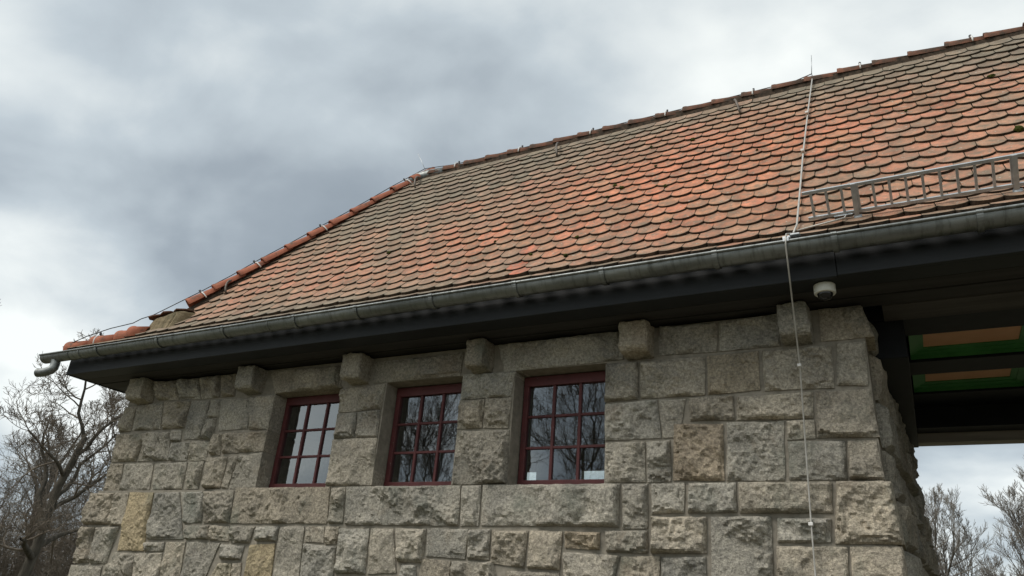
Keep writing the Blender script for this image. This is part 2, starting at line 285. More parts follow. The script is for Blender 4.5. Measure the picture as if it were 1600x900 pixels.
STONES = """-7.676 3.869 -7.309 3.84 -7.237 3.578 -7.594 3.594
-7.298 3.839 -6.969 3.82 -6.865 3.561 -7.215 3.574
-6.954 3.825 -6.648 3.831 -6.576 3.562 -6.858 3.559
-6.634 3.833 -6.394 3.82 -6.337 3.557 -6.559 3.559
-8.161 3.556 -7.95 3.551 -7.928 3.249 -8.144 3.244
-7.942 3.558 -7.495 3.573 -7.405 3.247 -7.903 3.251
-7.482 3.577 -7.022 3.553 -7.022 3.243 -7.394 3.246
-7.008 3.552 -6.717 3.54 -6.659 3.109 -6.984 3.114
-6.699 3.542 -6.548 3.539 -6.509 3.339 -6.668 3.34
-6.695 3.334 -6.527 3.333 -6.53 3.091 -6.649 3.095
-8.165 3.228 -7.641 3.218 -7.678 2.898 -8.118 2.895
-7.625 3.222 -7.222 3.218 -7.131 2.893 -7.66 2.895
-7.211 3.231 -7.05 3.233 -7.018 3.1 -7.173 3.095
-7.166 3.092 -6.85 3.09 -6.84 2.886 -7.113 2.886
-6.837 3.096 -6.558 3.085 -6.538 2.874 -6.822 2.879
-6.554 3.169 -6.381 3.156 -6.349 2.93 -6.507 2.932
-6.37 3.165 -5.73 3.163 -5.724 2.948 -6.322 2.945
-6.55 3.545 -6.089 3.524 -6.029 3.192 -6.468 3.186
-6.077 3.534 -5.738 3.541 -5.723 3.166 -6.011 3.179
-6.546 2.915 -6.222 2.913 -6.233 2.59 -6.463 2.579
-6.203 2.913 -6.084 2.916 -6.121 2.583 -6.219 2.59
-6.077 2.922 -5.742 2.945 -5.73 2.586 -6.102 2.583
-8.122 2.885 -7.879 2.879 -7.823 2.575 -8.088 2.576
-7.862 2.879 -7.363 2.875 -7.314 2.571 -7.806 2.575
-7.341 2.874 -6.821 2.875 -6.794 2.581 -7.287 2.571
-6.806 2.875 -6.565 2.876 -6.552 2.586 -6.764 2.581
-8.282 2.556 -7.848 2.55 -7.81 2.211 -8.258 2.205
-7.835 2.554 -7.599 2.549 -7.554 2.203 -7.785 2.199
-7.595 2.562 -7.197 2.553 -7.112 1.955 -7.529 1.953
-7.18 2.549 -6.789 2.557 -6.557 2.087 -7.104 2.072
-6.765 2.557 -6.399 2.561 -6.35 2.253 -6.606 2.238
-6.381 2.559 -5.989 2.566 -5.957 2.251 -6.325 2.246
-6.583 2.226 -6.23 2.231 -6.201 2.093 -6.53 2.085
-6.219 2.232 -5.942 2.23 -5.91 2.083 -6.191 2.087
-5.928 2.23 -5.6 2.229 -5.632 2.073 -5.893 2.072
-5.591 2.229 -5.29 2.234 -5.289 2.094 -5.562 2.093
-5.975 2.568 -4.755 2.582 -4.723 2.261 -5.955 2.247
-4.743 2.584 -4.57 2.588 -4.542 2.266 -4.713 2.264
-5.277 2.231 -4.979 2.239 -4.921 1.62 -5.234 1.62
-4.969 2.236 -4.74 2.242 -4.715 2.098 -4.951 2.1
-4.733 2.242 -4.566 2.245 -4.572 2.089 -4.71 2.086
-4.957 2.09 -4.572 2.076 -4.525 1.62 -4.914 1.62
-4.561 2.231 -4.231 2.231 -4.206 1.858 -4.54 1.849
-8.261 2.189 -8.018 2.187 -7.948 1.814 -8.222 1.802
-8.001 2.187 -7.603 2.199 -7.653 1.819 -7.929 1.808
-7.573 1.938 -7.245 1.937 -7.173 1.62 -7.656 1.62
-8.238 1.791 -7.704 1.799 -7.685 1.62 -8.234 1.62
-7.115 2.053 -6.815 2.06 -6.805 1.968 -7.101 1.953
-7.234 1.938 -6.809 1.955 -6.763 1.62 -7.16 1.62
-6.802 2.064 -6.51 2.065 -6.458 1.62 -6.734 1.62
-6.484 2.072 -6.02 2.071 -6.155 1.62 -6.447 1.62
-6.005 2.06 -5.689 2.052 -5.695 1.92 -5.98 1.915
-5.98 1.89 -5.807 1.891 -5.76 1.62 -6.148 1.62
-5.793 1.892 -5.676 1.903 -5.627 1.62 -5.744 1.62
-5.617 2.065 -5.297 2.083 -5.252 1.62 -5.621 1.62
-4.858 3.539 -4.318 3.549 -4.323 3.303 -4.85 3.292
-4.853 3.289 -4.61 3.292 -4.589 3.043 -4.85 3.045
-4.602 3.295 -4.328 3.301 -4.319 3.035 -4.579 3.043
-4.857 3.04 -4.322 3.037 -4.289 2.6 -4.841 2.6
-5.888 3.812 -4.908 3.78 -4.863 3.545 -5.752 3.548
-4.513 3.783 -3.473 3.784 -3.486 3.558 -4.47 3.561
-3.123 3.822 -1.987 3.84 -1.945 3.57 -3.046 3.554
-3.459 3.574 -2.911 3.559 -2.955 3.329 -3.46 3.333
-3.469 3.332 -3.21 3.331 -3.208 3.072 -3.465 3.072
-3.2 3.333 -2.939 3.328 -2.955 3.06 -3.2 3.069
-3.457 3.059 -2.938 3.049 -2.925 2.595 -3.462 2.598
-4.57 2.587 -3.346 2.592 -3.327 2.263 -4.519 2.254
-3.336 2.587 -3.142 2.59 -3.139 2.266 -3.317 2.262
-3.137 2.59 -1.948 2.588 -1.952 2.275 -3.122 2.269
-1.934 2.587 -1.733 2.589 -1.733 2.265 -1.932 2.262
-4.217 2.235 -3.972 2.234 -3.886 1.88 -4.187 1.861
-3.961 2.239 -3.638 2.241 -3.636 1.969 -3.891 1.965
-3.629 2.244 -3.233 2.246 -3.234 2.011 -3.614 2.02
-3.223 2.243 -3.02 2.247 -3.018 2.012 -3.224 2.01
-3.013 2.238 -2.692 2.241 -2.702 1.963 -3.002 1.986
-2.681 2.242 -2.4 2.242 -2.41 1.961 -2.686 1.963
-2.384 2.242 -2.095 2.243 -2.096 2.112 -2.378 2.117
-2.066 2.251 -1.732 2.257 -1.733 2.097 -2.049 2.098
-3.839 1.955 -3.696 1.953 -3.65 1.62 -3.864 1.62
-3.651 2.008 -3.368 1.997 -3.37 1.62 -3.674 1.62
-3.361 1.995 -2.981 2.005 -2.804 1.62 -3.355 1.62
-2.851 1.944 -2.41 1.951 -2.406 1.88 -2.863 1.88
-2.39 2.095 -1.94 2.084 -1.984 1.88 -2.383 1.88
-1.934 2.079 -1.647 2.089 -1.648 1.88 -1.959 1.88
-1.652 3.829 -1.189 3.809 -1.199 3.565 -1.659 3.573
-1.176 3.811 -0.746 3.831 -0.738 3.562 -1.186 3.566
-2.108 3.552 -1.819 3.544 -1.815 3.231 -2.1 3.228
-1.811 3.547 -1.29 3.537 -1.297 3.232 -1.804 3.235
-1.279 3.544 -0.892 3.548 -0.902 3.24 -1.284 3.233
-2.102 3.217 -1.666 3.227 -1.635 2.923 -2.094 2.919
-1.657 3.223 -1.444 3.218 -1.504 2.923 -1.631 2.922
-1.429 3.223 -1.089 3.22 -1.093 3.034 -1.423 3.041
-1.073 3.208 -0.546 3.212 -0.56 3.017 -1.085 3.028
-2.089 2.91 -1.765 2.904 -1.758 2.599 -2.086 2.598
-1.757 2.904 -1.568 2.91 -1.564 2.6 -1.75 2.598
-1.544 3.029 -1.176 3.011 -1.185 2.6 -1.557 2.608
-1.158 3.022 -0.756 3.013 -0.777 2.597 -1.173 2.602
-0.747 3.012 -0.56 3.011 -0.562 2.879 -0.75 2.871
-0.534 3.215 -0.185 3.204 -0.168 2.869 -0.559 2.879
-0.747 2.868 -0.378 2.86 -0.388 2.596 -0.757 2.604
-0.369 2.86 -0.191 2.859 -0.169 2.596 -0.385 2.596
-0.876 3.541 -0.393 3.541 -0.408 3.222 -0.878 3.232
-0.368 3.553 -0.179 3.545 -0.196 3.222 -0.395 3.239
-0.462 3.824 -0.168 3.807 -0.118 3.569 -0.466 3.568
-1.708 2.589 -1.458 2.59 -1.467 2.378 -1.711 2.368
-1.439 2.59 -1.098 2.59 -1.104 2.381 -1.448 2.374
-1.089 2.592 -0.483 2.589 -0.499 2.381 -1.095 2.377
-1.709 2.355 -1.311 2.359 -1.316 2.113 -1.712 2.096
-1.288 2.356 -0.878 2.368 -0.895 1.88 -1.299 1.88
-1.64 2.083 -1.324 2.097 -1.326 1.88 -1.642 1.88
-0.85 2.354 -0.508 2.358 -0.524 2.2 -0.856 2.192
-0.463 2.588 -0.133 2.589 -0.105 2.198 -0.509 2.193
-0.861 2.178 -0.433 2.185 -0.445 1.88 -0.881 1.88
-0.422 2.186 -0.119 2.197 -0.111 1.88 -0.434 1.88"""
TINT = {28: (.47, .39, .26), 54: (.43, .36, .24), 52: (.40, .36, .28), 95: (.365, .31, .24), 88: (.365, .32, .25), 76: (.365, .31, .235)}
def rock(name, quad, to3, rng, parent, tint, proud=.035, depth=.21, cell=.019, smoothness=1.0, plane_origin=None):
    """a rock-faced block: quad is TL, TR, BR, BL in wall coordinates (u, z); to3(u, out, z) gives the point"""
    tl, tr, br, bl = [Vector(q) for q in quad]
    ins = .0035; sx = ins if tr.x > tl.x else -ins; tl, tr, br, bl = tl + Vector((sx, -ins)), tr + Vector((-sx, -ins)), br + Vector((-sx, ins)), bl + Vector((sx, ins))
    wd = ((tr - tl).length + (br - bl).length) / 2; ht = ((tl - bl).length + (tr - br).length) / 2
    nx, nz = max(5, int(wd / cell)), max(5, int(ht / cell))
    seed = Vector((rng.uniform(-50, 50), rng.uniform(-50, 50), rng.uniform(-50, 50)))
    planes = [(rng.uniform(-.014, .012), rng.uniform(-.10, .10), rng.uniform(-.10, .10)) for _ in range(4)]
    chips = []
    for _ in range(rng.randint(0, 3)):       # a spalled edge or corner
        ed = rng.choice('bblrt'); chips.append((ed, rng.uniform(0, 1), rng.uniform(.25, .6), rng.uniform(.02, .05), rng.uniform(.012, .03)))
    V = []; F = []; cxy = (tl + tr + br + bl) / 4
    for j in range(nz + 1):
        v = j / nz
        for i in range(nx + 1):
            u = i / nx
            p = (tl * (1 - u) + tr * u) * (1 - v) + (bl * (1 - u) + br * u) * v
            q = p - cxy; s3 = Vector((p.x, p.y, 0)) + seed
            de = min(u * wd, (1 - u) * wd, v * ht, (1 - v) * ht)
            pr = min(1, max(0, de + .004 * noise.noise(s3 * 25)) / .026); pr = math.sin(pr * math.pi / 2) ** .8 if pr > 0 else 0
            fac = min(a + b_ * q.x + c_ * q.y for a, b_, c_ in planes)
            n0 = noise.noise(Vector((s3.x * 5 + s3.y * 3.2, s3.y * 4.4 - s3.x * 1.5, s3.z + 4))); st_ = n0 * 3.2 + .5 * noise.noise(s3 * 11); fl = math.floor(st_); fr_ = st_ - fl; step = (fl + (0 if fr_ < .62 else (fr_ - .62) / .38)) / 3.2
            n1 = noise.noise(s3 * 5.5); n2 = noise.noise(Vector((s3.x * 15 + s3.y * 9, s3.y * 12 - s3.x * 4, s3.z))); n3 = noise.noise(s3 * 38); rd = abs(noise.noise(Vector((s3.x * 9 - s3.y * 7, s3.y * 6, s3.z + 9))))
            h = proud + fac + (.055 * step + .010 * n1 + .015 * n2 + .015 * n3 - .026 * rd + .016) * smoothness
            for ed, at, ln, wid, dp in chips:
                d = {'b': 1 - v, 't': v, 'l': u, 'r': 1 - u}[ed] * (ht if ed in 'bt' else wd); tt = (u if ed in 'bt' else v) - at
                lim = wid * (1 - (tt / ln) ** 2) + .012 * n2
                if d < lim: h -= dp
            h = max(h, .004 + .004 * n3) * pr
            if i in (0, nx) or j in (0, nz): p = p + Vector((noise.noise(s3 * 13), noise.noise(s3 * 13 + Vector((7, 7, 7))))) * .005
            V.append(to3(p.x, h, p.y))
    W = nx + 1
    for j in range(nz):
        for i in range(nx):
            a = j * W + i; F.append((a, a + W, a + W + 1, a + 1))
    ring = [i for i in range(W)] + [j * W + nx for j in range(1, nz + 1)] + [nz * W + i for i in range(nx - 1, -1, -1)] + [j * W for j in range(nz - 1, 0, -1)]
    prev = ring; uv = {}
    for jj in range(nz + 1):
        for i in range(nx + 1):
            u, v = i / nx, jj / nz; uv[jj * W + i] = (tl * (1 - u) + tr * u) * (1 - v) + (bl * (1 - u) + br * u) * v
    for st in range(1, 5):
        cur = []
        for r_ in ring:
            p = uv[r_]; s3 = Vector((p.x * 14, p.y * 14, st * 1.7)) + seed; dirv = (p - cxy); dirv = dirv / max(dirv.length, 1e-6)
            pp = p + dirv * (.006 * noise.noise(s3) - .002); cur.append(len(V)); V.append(to3(pp.x, -depth * st / 4, pp.y))
        for a in range(len(ring)):
            b_ = (a + 1) % len(ring); F.append((prev[a], prev[b_], cur[b_], cur[a]))
        prev = cur
    org = to3(cxy.x, 0, cxy.y); V = [Vector(p) - Vector(org) for p in V]
    me = mesh(name, V, F, GRANITE); ca = me.color_attributes.new('tint', 'FLOAT_COLOR', 'POINT')
    ca.data.foreach_set('color', [x for _ in V for x in (*tint, 1)])
    me.polygons.foreach_set('use_smooth', [True] * len(me.polygons))
    try: me.set_sharp_from_angle(angle=R(24))
    except Exception: pass
    return link(name, me, parent, org)
def stone_tint(rng):
    k = rng.uniform(.86, 1.1); wm = rng.uniform(-1, .8)
    return (.380 * k * (1 + .04 * wm), .350 * k, .296 * k * (1 - .05 * wm))
rng = random.Random(5)
for i, ln in enumerate(STONES.strip().splitlines()):
    q = [float(t) for t in ln.split()]; quad = [(q[0], min(q[1], 3.825)), (q[2], min(q[3], 3.825)), (q[4], q[5]), (q[6], q[7])]
    quad = [list(p) for p in quad]
    zc = sum(p[1] for p in quad) / 4
    for a, b_ in WIN:            # keep the openings clear and their jambs plumb
        for p in quad:
            if a - .001 < p[0] < b_ + .001 and zc > WZ0 and zc < WZ1: p[0] = a if abs(p[0] - a) < abs(p[0] - b_) else b_
    if i in (36, 66, 68):
        for p in quad[:2]: p[1] = WZ0 - .008
    if i in (59, 60, 61):
        for p in quad[2:]: p[1] = max(p[1], WZ1) if p[1] > WZ1 - .02 else WZ1
    jamb = WZ0 - .05 < zc < WZ1 + .02
    low = zc < 2.57
    off = .028 if low else 0.0
    t = TINT.get(i) or stone_tint(rng)
    lint = i in (59, 60, 61)
    to3 = (lambda u, h, z, off=off: Vector((u, .004 - h - off, z)))
    rock('stone', quad, to3, rng, front, t, proud=rng.uniform(.026, .042) if not lint else .03, depth=.30, cell=.0125, smoothness=.7 if i in (28, 54, 52) or lint else rng.choice((.55, .7, .85, 1, 1.15, 1.3)))
# lower courses, below what the photograph shows
def courses(u0, u1, z0, z1, rng, hs=(.27, .4), ws=(.3, .72)):
    z = z1; out = []
    while z - z0 > .08:
        h = min(rng.uniform(*hs), z - z0)
        if z - h - z0 < .14: h = z - z0
        u = u0
        while u1 - u > .05:
            w_ = rng.uniform(*ws)
            if u1 - u - w_ < .22: w_ = u1 - u
            out.append([(u + .008, z - .008), (u + w_ - .008, z - .008), (u + w_ - .008, z - h + .008), (u + .008, z - h + .008)]); u += w_
        z -= h
    return out
f_low = lambda u, h, z: Vector((u, .004 - h - .028, z))
for q in courses(XL - .03, -3.0, .02, 1.60, rng) + courses(-3.0, XR + .03, .02, 1.86, rng):
    rock('stone', q, f_low, rng, front, stone_tint(rng), depth=.12, cell=.04)
# passage side (faces +X, runs slightly outward towards the rear)
def f_side(u, h, z):
    k = u / BACK; return Vector((XR - .03 + .12 * k + h * (.7 + .6 * k) + (.03 if z < 2.58 else 0), u, z))
for q in courses(.31, BACK + .02, 1.3, 3.56, rng, (.28, .42), (.4, .8)):
    rock('stone', [q[0], q[1], q[2], q[3]], f_side, rng, side, stone_tint(rng), proud=rng.uniform(.06, .085), depth=.1, cell=.03, smoothness=.65)
for q in courses(.31, BACK + .02, .02, 1.3, rng, (.28, .42), (.4, .8)):
    rock('stone', q, f_side, rng, side, stone_tint(rng), proud=.05, depth=.1, cell=.06)
rock('stone', [(.31, 3.82), (.62, 3.80), (.62, 3.57), (.31, 3.57)], f_side, rng, side, stone_tint(rng), proud=.05, depth=.1, cell=.03)
# end return of the left corner
f_end = lambda u, h, z: Vector((XL + .02 - h, u, z))
for q in courses(.32, BACK, .02, 3.8, rng):
    rock('stone', [q[1], q[0], q[3], q[2]], f_end, rng, bpy.data.objects['end_wall'], stone_tint(rng), depth=.08, cell=.07)

# corbels carrying the eaves
def corbel(x0, x1, rng):
    z0, z1, yf = 3.575, 3.826, -.185
    bm = bmesh.new()
    prof = [(.16, z0 - .03), (.16, z1), (yf, z1), (yf, z0 + .03), (yf + .03, z0)]
    a = [bm.verts.new((x0, y, z)) for y, z in prof]; c_ = [bm.verts.new((x1, y, z)) for y, z in prof]
    bm.faces.new(a); bm.faces.new(c_[::-1])
    for i in range(5): bm.faces.new((a[i], c_[i], c_[(i + 1) % 5], a[(i + 1) % 5]))
    bmesh.ops.recalc_face_normals(bm, faces=bm.faces)
    bmesh.ops.bevel(bm, geom=list(bm.edges), offset=.012, segments=1, affect='EDGES', profile=.5)
    bmesh.ops.triangulate(bm, faces=bm.faces)
    for _ in range(3): bmesh.ops.subdivide_edges(bm, edges=[e for e in bm.edges if e.calc_length() > .03], cuts=1); bmesh.ops.triangulate(bm, faces=bm.faces)
    sd = Vector((rng.uniform(-50, 50), rng.uniform(-50, 50), 0)); bm.normal_update()
    for v in bm.verts:
        p = v.co + sd; v.co += v.normal * (.007 * noise.noise(p * 7) + .010 * noise.noise(p * 17) - .016 * abs(noise.noise(p * 11 + Vector((3, 3, 3)))) + .007 * noise.noise(p * 40))
    me = bpy.data.meshes.new('corbel'); bm.to_mesh(me); bm.free(); me.materials.append(GRANITE)
    ca = me.color_attributes.new('tint', 'FLOAT_COLOR', 'POINT'); t = stone_tint(rng); ca.data.foreach_set('color', [x for _ in me.vertices for x in (*t, 1)])
    me.polygons.foreach_set('use_smooth', [True] * len(me.polygons))
    me.set_sharp_from_angle(angle=R(22)); link('corbel', me, house)
for x0, x1 in ((-7.95, -7.68), (-6.17, -5.93), (-4.75, -4.51), (-3.345, -3.155), (-1.925, -1.69), (-.725, -.51)): corbel(x0, x1, rng)

# windows: frame > glazing bars, panes
def window(x0, x1, z0, z1, y, name='window', cols=3, rows=3, bars=True):
    fb, ft, fs = .06, .085, .047
    b = MB()
    b.box((x0, y, z0 + fb), (x0 + fs, y + .06, z1 - ft)); b.box((x1 - fs, y, z0 + fb), (x1, y + .06, z1 - ft))
    b.box((x0, y - .006, z0), (x1, y + .06, z0 + fb)); b.box((x0, y - .003, z1 - ft), (x1, y + .06, z1))
    b.box((x0 + .002, y - .022, z0 + .001), (x1 - .002, y - .006, z0 + .022))       # drip moulding
    f = b.build(name, REDPAINT, house, bevel=.004)
    X0, X1, Z0, Z1 = x0 + fs, x1 - fs, z0 + fb, z1 - ft
    cx = [X0 + (X1 - X0) * i / cols for i in range(cols + 1)]; cz = [Z0 + (Z1 - Z0) * i / rows for i in range(rows + 1)]
    for i in range(1, cols): bb = MB(); bb.box((cx[i] - .0125, y + .008, Z0), (cx[i] + .0125, y + .045, Z1)); bb.build('glazing_bar', REDPAINT, f, bevel=.003)
    for j in range(1, rows):
        for i in range(cols):
            bb = MB(); bb.box((cx[i] + (.0127 if i else 0), y + .011, cz[j] - .011), (cx[i + 1] - (.0127 if i < cols - 1 else 0), y + .043, cz[j] + .011)); bb.build('glazing_bar', REDPAINT, f, bevel=.003)
    rg = random.Random(int(abs(x0) * 100))
    for i in range(cols):
        for j in range(rows):
            t1, t2 = rg.uniform(-.0012, .0012), rg.uniform(-.0012, .0012)
            v = [(cx[i] + .003, y + .026 + t1, cz[j] + .003), (cx[i + 1] - .003, y + .026 - t1, cz[j] + .003), (cx[i + 1] - .003, y + .026 - t1 + t2, cz[j + 1] - .003), (cx[i] + .003, y + .026 + t1 + t2, cz[j + 1] - .003)]
            link('pane', mesh('pane', v, [(0, 1, 2, 3)], GLASS), f)
for a, b_ in WIN: window(a, b_, WZ0, WZ1, .175)
for x0, x1, z0, z1 in BW: window(x0 + .002, x1 - .002, z0 + .002, z1 - .002, BACK - .25, cols=2, rows=2)

# ------------------------------------------------------------------ roof
EXP = .165; TW = .187
PY, PZ, PA = [-.55], [4.144], []
for k in range(24):
    a = R(42 + 13 * (k + .5) / 4 if k < 4 else 55); PA.append(a); PY.append(PY[-1] + EXP * math.cos(a)); PZ.append(PZ[-1] + EXP * math.sin(a))
PA.append(R(55))
def surf(s, off=0):
    i = max(0, min(23, int(math.floor(s)))); a = PA[i]; f = (s - i) * EXP
    return Vector((0, PY[i] + f * math.cos(a) - off * math.sin(a), PZ[i] + f * math.sin(a) + off * math.cos(a)))
RIDGE_Y, RIDGE_Z, XEND, APEX = 1.72, 7.19, 4.3, -5.58
def hip_x(y): return -7.085 + 1.0116 * (y - .108) if y > -.33 else max(-8.72, -7.53 + (y + .33) * 8)
b = MB(); prof = [surf(s, -.075) for s in [x * .5 for x in range(0, 46)]] + [Vector((0, RIDGE_Y, RIDGE_Z - .03))]
for p in prof: b.v += [(hip_x(p.y) + .03, p.y, p.z), (XEND, p.y, p.z)]
for i in range(len(prof) - 1): b.f.append((2 * i, 2 * i + 1, 2 * i + 3, 2 * i + 2))
n = len(b.v); mir = lambda y: 2 * RIDGE_Y - y
for p in prof: b.v += [(hip_x(p.y) + .03, mir(p.y), p.z), (XEND, mir(p.y), p.z)]
for i in range(len(prof) - 1): b.f.append((n + 2 * i + 1, n + 2 * i, n + 2 * i + 2, n + 2 * i + 3))
for i in range(len(prof) - 1): b.f.append((2 * i, 2 * i + 2, n + 2 * i + 2, n + 2 * i))       # hipped end and its low skirt
b.f.append((2 * (len(prof) - 1) + 1, 1, n + 1, n + 2 * (len(prof) - 1) + 1)[:3])
roof = b.build('roof', CLAY_EDGE, house)

def tile_geo():
    """flat clay tile with a segmental lower end: x across, y up the slope, z outward; second value per vertex = grime on the rim"""
    w_, ln, th, sag = TW / 2 - .0022, .36, .033, .058; nseg = 8; v = []; f = []
    zt = lambda y: -.047 * (y + sag) / (ln + sag) + .020
    arc = [(-w_ + 2 * w_ * i / nseg, -sag * (1 - ((i / nseg) * 2 - 1) ** 2) ** .72) for i in range(nseg + 1)]
    inn = [(x * .93, y + .017) for x, y in arc]
    top = [(w_, ln - .06), (-w_, ln - .06)]
    n = nseg + 1
    v += [(x, y, zt(y)) for x, y in arc]; v += [(x, y, zt(y) + .0012) for x, y in inn]; v += [(x, y, zt(y)) for x, y in top]; b0 = len(v)
    v += [(x, y, zt(y) - th) for x, y in arc]; v += [(x, y, zt(y) - th) for x, y in top]
    f.append(tuple(n + i for i in range(n)) + (2 * n, 2 * n + 1))
    for i in range(nseg): f.append((i, i + 1, n + i + 1, n + i))
    f.append((nseg, 2 * n, n + nseg)); f.append((0, n, 2 * n + 1)); nt_ = len(f)
    for i in range(nseg): f.append((i, b0 + i, b0 + i + 1, i + 1))
    f.append((nseg, b0 + nseg, b0 + n, 2 * n)); f.append((2 * n + 1, b0 + n + 1, b0, 0))
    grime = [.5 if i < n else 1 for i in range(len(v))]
    return v, f, nt_, grime
TV, TF, TN, TG_ = tile_geo()
rng = random.Random(11)
def tile_tint(g, r):
    """g 0 = bright clay, 1 = grey weathered"""
    a = (.53, .215, .122); c_ = (.25, .205, .15); k = r.uniform(.86, 1.12); h = r.uniform(-.06, .06)
    return tuple(k * (x * (1 - g) + y * g) * (1 + (h if i == 0 else -h)) for i, (x, y) in enumerate(zip(a, c_)))
PAL = []
for gi in range(8):
    for j in range(5):
        me = mesh('roof_tile', TV, TF, CLAY); me.materials.append(CLAY_EDGE)
        for p in me.polygons:
            if p.index >= TN: p.material_index = 1
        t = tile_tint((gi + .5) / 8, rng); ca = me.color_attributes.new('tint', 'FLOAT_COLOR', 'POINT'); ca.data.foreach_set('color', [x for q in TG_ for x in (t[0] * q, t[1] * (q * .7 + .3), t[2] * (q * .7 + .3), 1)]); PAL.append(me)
NEW = []
for q in range(2):
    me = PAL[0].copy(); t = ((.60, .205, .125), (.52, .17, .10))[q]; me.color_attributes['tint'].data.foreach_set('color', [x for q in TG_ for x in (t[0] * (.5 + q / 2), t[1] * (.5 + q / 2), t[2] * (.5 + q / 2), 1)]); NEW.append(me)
def to_px(P):
    d = Vector(P) - CAM; z = d.dot(fwd); return 800 + 1144 * d.dot(right) / z, 450 + 1144 * d.dot(down) / z, z
tiles = []
for k in range(23):
    s = k if k < 22 else 21.62
    a = PA[min(k, 23)]; o = surf(s); x = (-1.050 if k % 2 == 0 else -1.143) + TW / 2
    x += TW * math.floor((-9.0 - x) / TW)
    while x < XEND - .1:
        x += TW; hx = hip_x(o.y)
        if x + TW / 2 < hx - .02: continue
        # weathering: grey towards the hip and ridge and along the eaves, bright clay in the middle of the slope
        g = .47 + .55 * noise.noise(Vector((x * .35, s * .07, 3.3))) + .17 * noise.noise(Vector((x * 1.6, s * .33, 8.1))) + rng.uniform(-.10, .10)
        g += .75 * max(0, (s - 13.5) / 7) + .40 * max(0, (3 - s) / 3) + .38 * max(0, min(1, (-3.4 - x) / 1.6)) + .3 * max(0, min(1, (-4.6 - x) / .8)) * max(0, min(1, (s - 8) / 6)) - .22 * max(0, min(1, (x + 3.6) / 2.5))
        tiles.append([x, k, s, a, o, min(.999, max(0, g)), hx])
def score(t):
    P = Vector((t[0], t[4].y, t[4].z)); X, Y, z = to_px(P)
    if not (-10 < X < 1610 and -10 < Y < 910) or t[0] - TW / 2 < t[6] + .03: return 0
    nrm = Vector((0, -math.sin(t[3]), math.cos(t[3]))); return abs(nrm.dot((P - CAM).normalized())) / z ** 2
order = sorted(range(len(tiles)), key=lambda i: -score(tiles[i])); single = {i for i in order[:300] if score(tiles[i]) > 0}
newpos = [(-2.83, 4), (-2.82, 2), (-2.72, 1)]
isnew = {}
for j, (x, k) in enumerate(newpos):
    c_ = [i for i, t in enumerate(tiles) if t[1] == k]; isnew[min(c_, key=lambda i: abs(tiles[i][0] - x))] = j % 2
jv, jf, jc, jm = [], [], [], []
for i, (x, k, s, a, o, g, hx) in enumerate(tiles):
    rot = Matrix.Rotation(a + R(rng.uniform(-.5, .5)) - (R(5) if k == 0 else 0), 4, 'X') @ Matrix.Rotation(R(rng.gauss(0, 1.0)), 4, 'Z') @ Matrix.Rotation(R(rng.gauss(0, .6)), 4, 'Y')
    mt = Matrix.Translation((x + rng.uniform(-.002, .002), o.y, o.z + rng.uniform(-.002, .002))) @ rot @ Matrix.Translation((0, rng.gauss(0, .0045) - (rng.uniform(.012, .03) if rng.random() < .012 else 0), 0))
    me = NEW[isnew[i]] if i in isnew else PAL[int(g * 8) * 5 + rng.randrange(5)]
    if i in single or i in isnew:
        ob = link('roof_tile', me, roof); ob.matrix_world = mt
    else:
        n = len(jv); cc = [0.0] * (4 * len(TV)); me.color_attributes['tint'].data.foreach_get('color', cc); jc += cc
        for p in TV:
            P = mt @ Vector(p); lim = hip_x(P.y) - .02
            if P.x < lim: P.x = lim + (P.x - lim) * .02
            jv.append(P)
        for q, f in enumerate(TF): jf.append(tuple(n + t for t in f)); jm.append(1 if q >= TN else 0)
me = mesh('roof_tile_field', jv, jf, CLAY); me.materials.append(CLAY_EDGE); me.polygons.foreach_set('material_index', jm)
ca = me.color_attributes.new('tint', 'FLOAT_COLOR', 'POINT'); ca.data.foreach_set('color', jc)
tag(link('roof_tile_field', me, roof), kind='stuff')

# ridge and hip caps: tapered half-round tiles, wide end overlapping the one below
def cap_mesh(name, mat, r0=.092, r1=.072, ln=.40, th=.014):
    v = []; f = []; n = 12; xs = [(0, r0 + .006), (.025, r0 + .006), (.05, r0), (ln, r1)]
    for x, r_ in xs:
        for i in range(n + 1): t = R(-8) + R(196) * i / n; v.append((x, r_ * math.cos(t), r_ * math.sin(t)))
    for x, r_ in (xs[0], xs[-1]):
        for i in range(n + 1): t = R(-8) + R(196) * i / n; v.append((x, (r_ - th) * math.cos(t), (r_ - th) * math.sin(t)))
    W = n + 1
    for j in range(3):
        for i in range(n): a = j * W + i; f.append((a, a + W, a + W + 1, a + 1))
    for i in range(n):
        f.append((i, i + 1, 4 * W + i + 1, 4 * W + i)); f.append((4 * W + i, 4 * W + i + 1, 5 * W + i + 1, 5 * W + i)); f.append((3 * W + i + 1, 3 * W + i, 5 * W + i, 5 * W + i + 1))
    return mesh(name, v, f, mat, True)
CAP_R, CAP_H = cap_mesh('ridge_tile', CLAY_RIDGE), cap_mesh('hip_tile', CLAY_HIP, .086, .064)
def place_cap(me, name, p, d, up, tilt=R(2.2)):
    d = Vector(d).normalized(); up = Vector(up); up = (up - d * up.dot(d)).normalized(); sdv = up.cross(d)
    mt = Matrix.Translation(p) @ Matrix((d, sdv, up)).transposed().to_4x4() @ Matrix.Rotation(tilt + R(rng.gauss(0, .6)), 4, 'Y') @ Matrix.Rotation(R(rng.gauss(0, .8)), 4, 'Z')
    o = link(name, me, roof); o.matrix_world = mt; return o
x = APEX + .02
while x < XEND - .2:
    place_cap(CAP_R, 'ridge_tile', (x, RIDGE_Y, RIDGE_Z + .022 + rng.uniform(-.004, .004)), (1, 0, 0), (0, 0, 1)); x += .337
